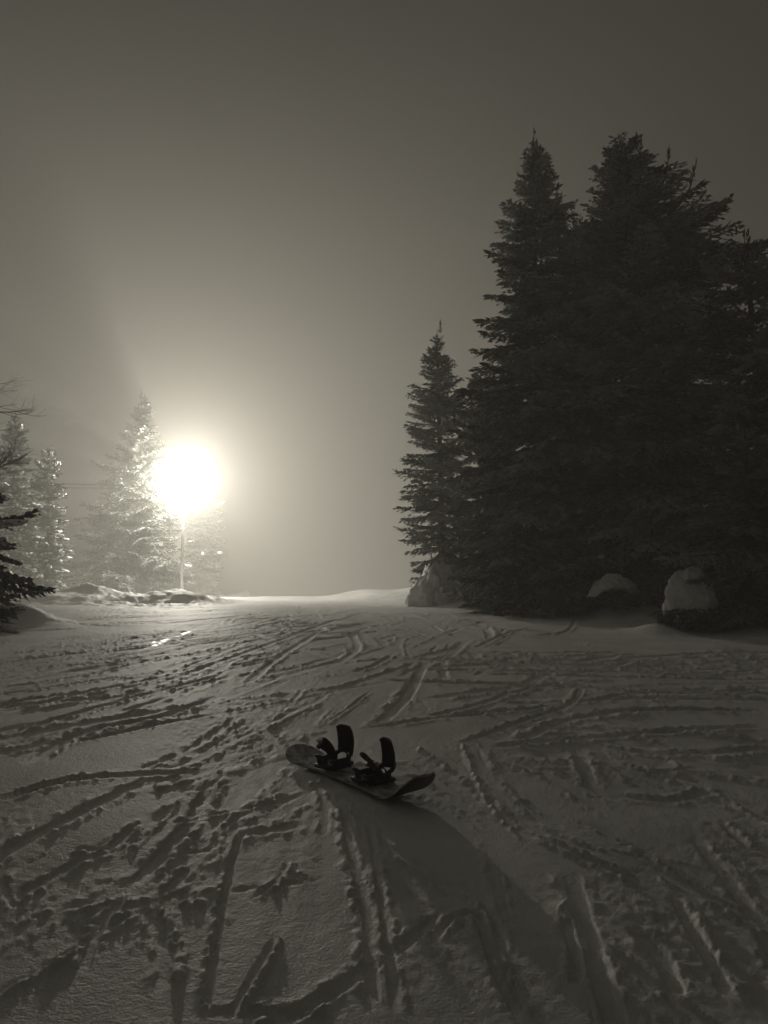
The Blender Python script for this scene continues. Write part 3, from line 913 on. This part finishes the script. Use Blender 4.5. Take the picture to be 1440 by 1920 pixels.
# ------------------------------------------------------------------ snowboard
def deck_material():
    m, nt, b, N, L = mat_new('frosted_topsheet')
    tc = N.new('ShaderNodeTexCoord')
    n1 = N.new('ShaderNodeTexNoise'); n1.inputs['Scale'].default_value = 9; n1.inputs['Detail'].default_value = 8; n1.inputs['Roughness'].default_value = 0.7
    mp = N.new('ShaderNodeMapping'); mp.inputs['Scale'].default_value = (0.8, 1.6, 1)
    L.new(tc.outputs['Object'], mp.inputs['Vector']); L.new(mp.outputs['Vector'], n1.inputs['Vector'])
    ramp = N.new('ShaderNodeValToRGB')
    ramp.color_ramp.elements[0].position = 0.36; ramp.color_ramp.elements[0].color = (0.05, 0.05, 0.052, 1)
    ramp.color_ramp.elements[1].position = 0.60; ramp.color_ramp.elements[1].color = (0.68, 0.68, 0.68, 1)
    L.new(n1.outputs['Fac'], ramp.inputs['Fac']); L.new(ramp.outputs['Color'], b.inputs['Base Color'])
    b.inputs['Roughness'].default_value = 0.55
    bp = N.new('ShaderNodeBump'); bp.inputs['Strength'].default_value = 0.4; bp.inputs['Distance'].default_value = 0.01
    L.new(n1.outputs['Fac'], bp.inputs['Height']); L.new(bp.outputs['Normal'], b.inputs['Normal'])
    return m


def snowboard():
    L, HL = 1.42, 0.71
    n, mth = 84, 13

    def prof(x):
        a = np.abs(x)
        k = np.clip((a - np.where(x > 0, 0.44, 0.50)) / 0.25, 0, 1)
        return np.where(x > 0, 0.175, 0.085) * k ** 1.7 + 0.008 * np.cos(np.clip(x / 0.55, -1, 1) * math.pi / 2)

    def half(x):
        a = np.abs(x)
        side = 0.125 + 0.022 * (a / 0.58) ** 2
        k = np.clip((a - 0.56) / (HL - 0.56), 0, 1)
        return np.where(a < 0.56, side, (0.125 + 0.022 * (0.56 / 0.58) ** 2) * np.sqrt(np.maximum(1 - k ** 2.4, 0.0)) + 0.0015)
    u = np.sin(np.linspace(-1, 1, n) * math.pi / 2 * 0.93) / math.sin(math.pi / 2 * 0.93) * HL
    v = np.linspace(-1, 1, mth)
    Xg, Vg = np.meshgrid(u, v, indexing='ij')
    G = np.stack([Xg, Vg * half(Xg), prof(Xg)], -1)
    t = thing('snowboard', 'snowboard with frosted deck and two black strap bindings lying on tracked snow', 'snowboard')
    m = MB(); m.sheet(G + [0, 0, 0.004], 0.006, (0, 0, 1)); deck = obj('deck', m.mesh('deck'), deck_material(), t)
    m = MB(); m.sheet(G + [0, 0, -0.0035], 0.007, (0, 0, 1)); obj('base', m.mesh('base'), M_BASE, t)
    ed = MB()
    ring = np.concatenate([G[:, 0], G[::-1, -1]])
    ring = np.vstack([ring, ring[:1]])
    ed.tube(ring + [0, 0, -0.002], 0.0035, 6, cap=False)
    obj('steel_edge', ed.mesh('steel_edge'), M_STEEL, t)

    def binding(cx, turn, strap_open):
        # local: +x toe direction, y across the foot, z up
        mb = MB()
        a = np.linspace(0, 1, 14)
        w = 0.058 + 0.014 * np.sin(a * math.pi)
        xs = -0.125 + 0.265 * a
        Gp = np.stack([np.repeat(xs[:, None], 7, 1), np.linspace(-1, 1, 7)[None] * w[:, None], np.repeat((0.014 + 0.016 * a)[:, None], 7, 1)], -1)
        mb.sheet(Gp, 0.022, (0, 0, 1))
        mb.lathe([(0, 0.026), (0.045, 0.026), (0.05, 0.020), (0.05, 0.0)], 20, (0.01, 0, 0.014))
        for s in (-1, 1):
            q = np.stack([np.repeat(xs[2:11, None], 3, 1), s * np.repeat(w[2:11, None], 3, 1) + 0 * np.zeros((9, 3)),
                          0.01 + np.array([0, 0.5, 1])[None] * (0.045 + 0.02 * np.sin(a[2:11] * 3)[:, None])], -1)
            mb.sheet(q, 0.010)
        bd = obj('binding', mb.mesh('binding'), M_BINDING, t)
        bd.location = (cx, 0, 0.015)
        bd.rotation_euler = (0, 0, math.pi / 2 + turn)
        # heel hoop
        hp = MB()
        aa = np.linspace(-1, 1, 21)
        P = np.stack([0.01 - 0.15 * (1 - np.abs(aa) ** 2.6), 0.070 * np.sign(aa) * np.abs(aa) ** 0.6, 0.038 + 0.075 * (1 - np.abs(aa) ** 1.8)], 1)
        P[:, 1] = 0.070 * np.sin(aa * math.pi / 2)
        hp.tube(P, 0.011, 8, flat=1.5)
        obj('heel_hoop', hp.mesh('heel_hoop'), M_BINDING, bd)
        # highback: cupped tall shell, leaning slightly forward
        zz = np.linspace(0, 1, 18); yy = np.linspace(-1, 1, 13)
        wd = 0.070 + 0.006 * np.sin(zz * math.pi) + 0.004 * zz
        Zg, Yg = np.meshgrid(zz, yy, indexing='ij')
        Wg = np.repeat(wd[:, None], 13, 1)
        cup = 0.042 * (1 - Zg * 0.45) * (Yg ** 2)
        corner = 0.018 * np.clip(np.abs(Yg) - 0.6, 0, 1) ** 2 / 0.16 * sstep(0.85, 1.0, Zg)
        Gh = np.stack([-0.135 + 0.034 * Zg ** 1.3 - 0.012 * np.sin(Zg * math.pi) + cup, Wg * Yg, 0.070 + 0.200 * Zg - corner], -1)
        hb = MB(); hb.sheet(Gh, 0.010)
        obj('highback', hb.mesh('highback'), M_BINDING, bd)

        def strap(name, pts, width, thick, wdir):
            P = catmull(pts, 6)
            k = len(P)
            T = np.gradient(P, axis=0); T /= np.linalg.norm(T, axis=1)[:, None]
            wd_ = np.asarray(wdir, float); Bn = wd_ - T * (T @ wd_)[:, None]; Bn /= np.linalg.norm(Bn, axis=1)[:, None]
            e = np.sin(np.linspace(0.18, 0.82, k) * math.pi) ** 0.6
            G_ = P[:, None] + Bn[:, None] * (np.linspace(-0.5, 0.5, 5)[None, :, None] * (width * e)[:, None, None])
            s_ = MB(); s_.sheet(G_, thick)
            return obj(name, s_.mesh(name), M_STRAP, bd)
        if strap_open:
            ak = strap('ankle_strap', [(-0.045, -0.072, 0.07), (-0.005, -0.085, 0.125), (0.055, -0.07, 0.165), (0.115, -0.03, 0.185), (0.155, 0.02, 0.180)], 0.078, 0.016, (-0.6, 0.3, 0.75))
        else:
            ak = strap('ankle_strap', [(-0.045, -0.072, 0.07), (0.01, -0.075, 0.12), (0.055, -0.03, 0.165), (0.055, 0.03, 0.165), (0.03, 0.085, 0.115), (-0.01, 0.095, 0.07)], 0.078, 0.016, (0.7, 0, 0.7))
        strap('toe_strap', [(0.06, -0.070, 0.035), (0.105, -0.066, 0.07), (0.135, -0.02, 0.09), (0.135, 0.03, 0.088), (0.105, 0.07, 0.06)], 0.05, 0.013, (0.6, 0, 0.8))
        for lp in ([(-0.05, 0.070, 0.06), (-0.03, 0.088, 0.10), (0.01, 0.10, 0.125)], [(0.06, 0.068, 0.03), (0.085, 0.085, 0.05), (0.11, 0.09, 0.075)]):
            ld = MB(); ld.tube(catmull(lp, 5), 0.008, 6, flat=0.4)
            obj('ladder_strap', ld.mesh('ladder_strap'), M_STRAP, bd)
        for c_, s_ in (((0.09, -0.055, 0.19), (0.05, 0.022, 0.018)) if strap_open else ((0.035, 0.075, 0.13), (0.03, 0.02, 0.05)), ((0.112, 0.068, 0.068), (0.03, 0.018, 0.03))):
            bk = MB(); bk.box(c_, s_)
            bk.tube([np.add(c_, (-0.02, 0, 0.012)), np.add(c_, (0.0, 0.006, 0.02)), np.add(c_, (0.025, 0, 0.014))], 0.004, 6)
            obj('buckle', bk.mesh('buckle', False), M_BUCKLE, bd)
    # board +x is the nose (towards the camera's right); heel side is -y in binding space
    binding(-0.215, math.radians(BIND_FAR), True)
    binding(0.215, math.radians(BIND_NEAR), False)
    return t


BIND_FAR, BIND_NEAR = 180 + 8, 180 - 10
board = snowboard()
mid = ground_at(664, 1460)
ang = math.radians(-50)
cz = float(base_z(mid[0], mid[1]))
board.location = (mid[0], mid[1], cz + 0.012)
board.scale = (0.95, 0.95, 0.95)
board.rotation_euler = (math.radians(2.0), math.radians(2.6), ang)

# ------------------------------------------------------------------ haze
hz = MB(); hz.box((0, 0, 12.0), (340, 340, 44.0))
hm = bpy.data.materials.new('haze'); hm.use_nodes = True
nt = hm.node_tree; nt.nodes.clear()
out = nt.nodes.new('ShaderNodeOutputMaterial'); pv = nt.nodes.new('ShaderNodeVolumePrincipled')
pv.inputs['Color'].default_value = (0.95, 0.935, 0.89, 1)
pv.inputs['Density'].default_value = HAZE_DENSITY
pv.inputs['Anisotropy'].default_value = HAZE_G
nt.links.new(pv.outputs['Volume'], out.inputs['Volume'])
ho = obj('haze', hz.mesh('haze', False), hm)
ho['kind'] = 'stuff'
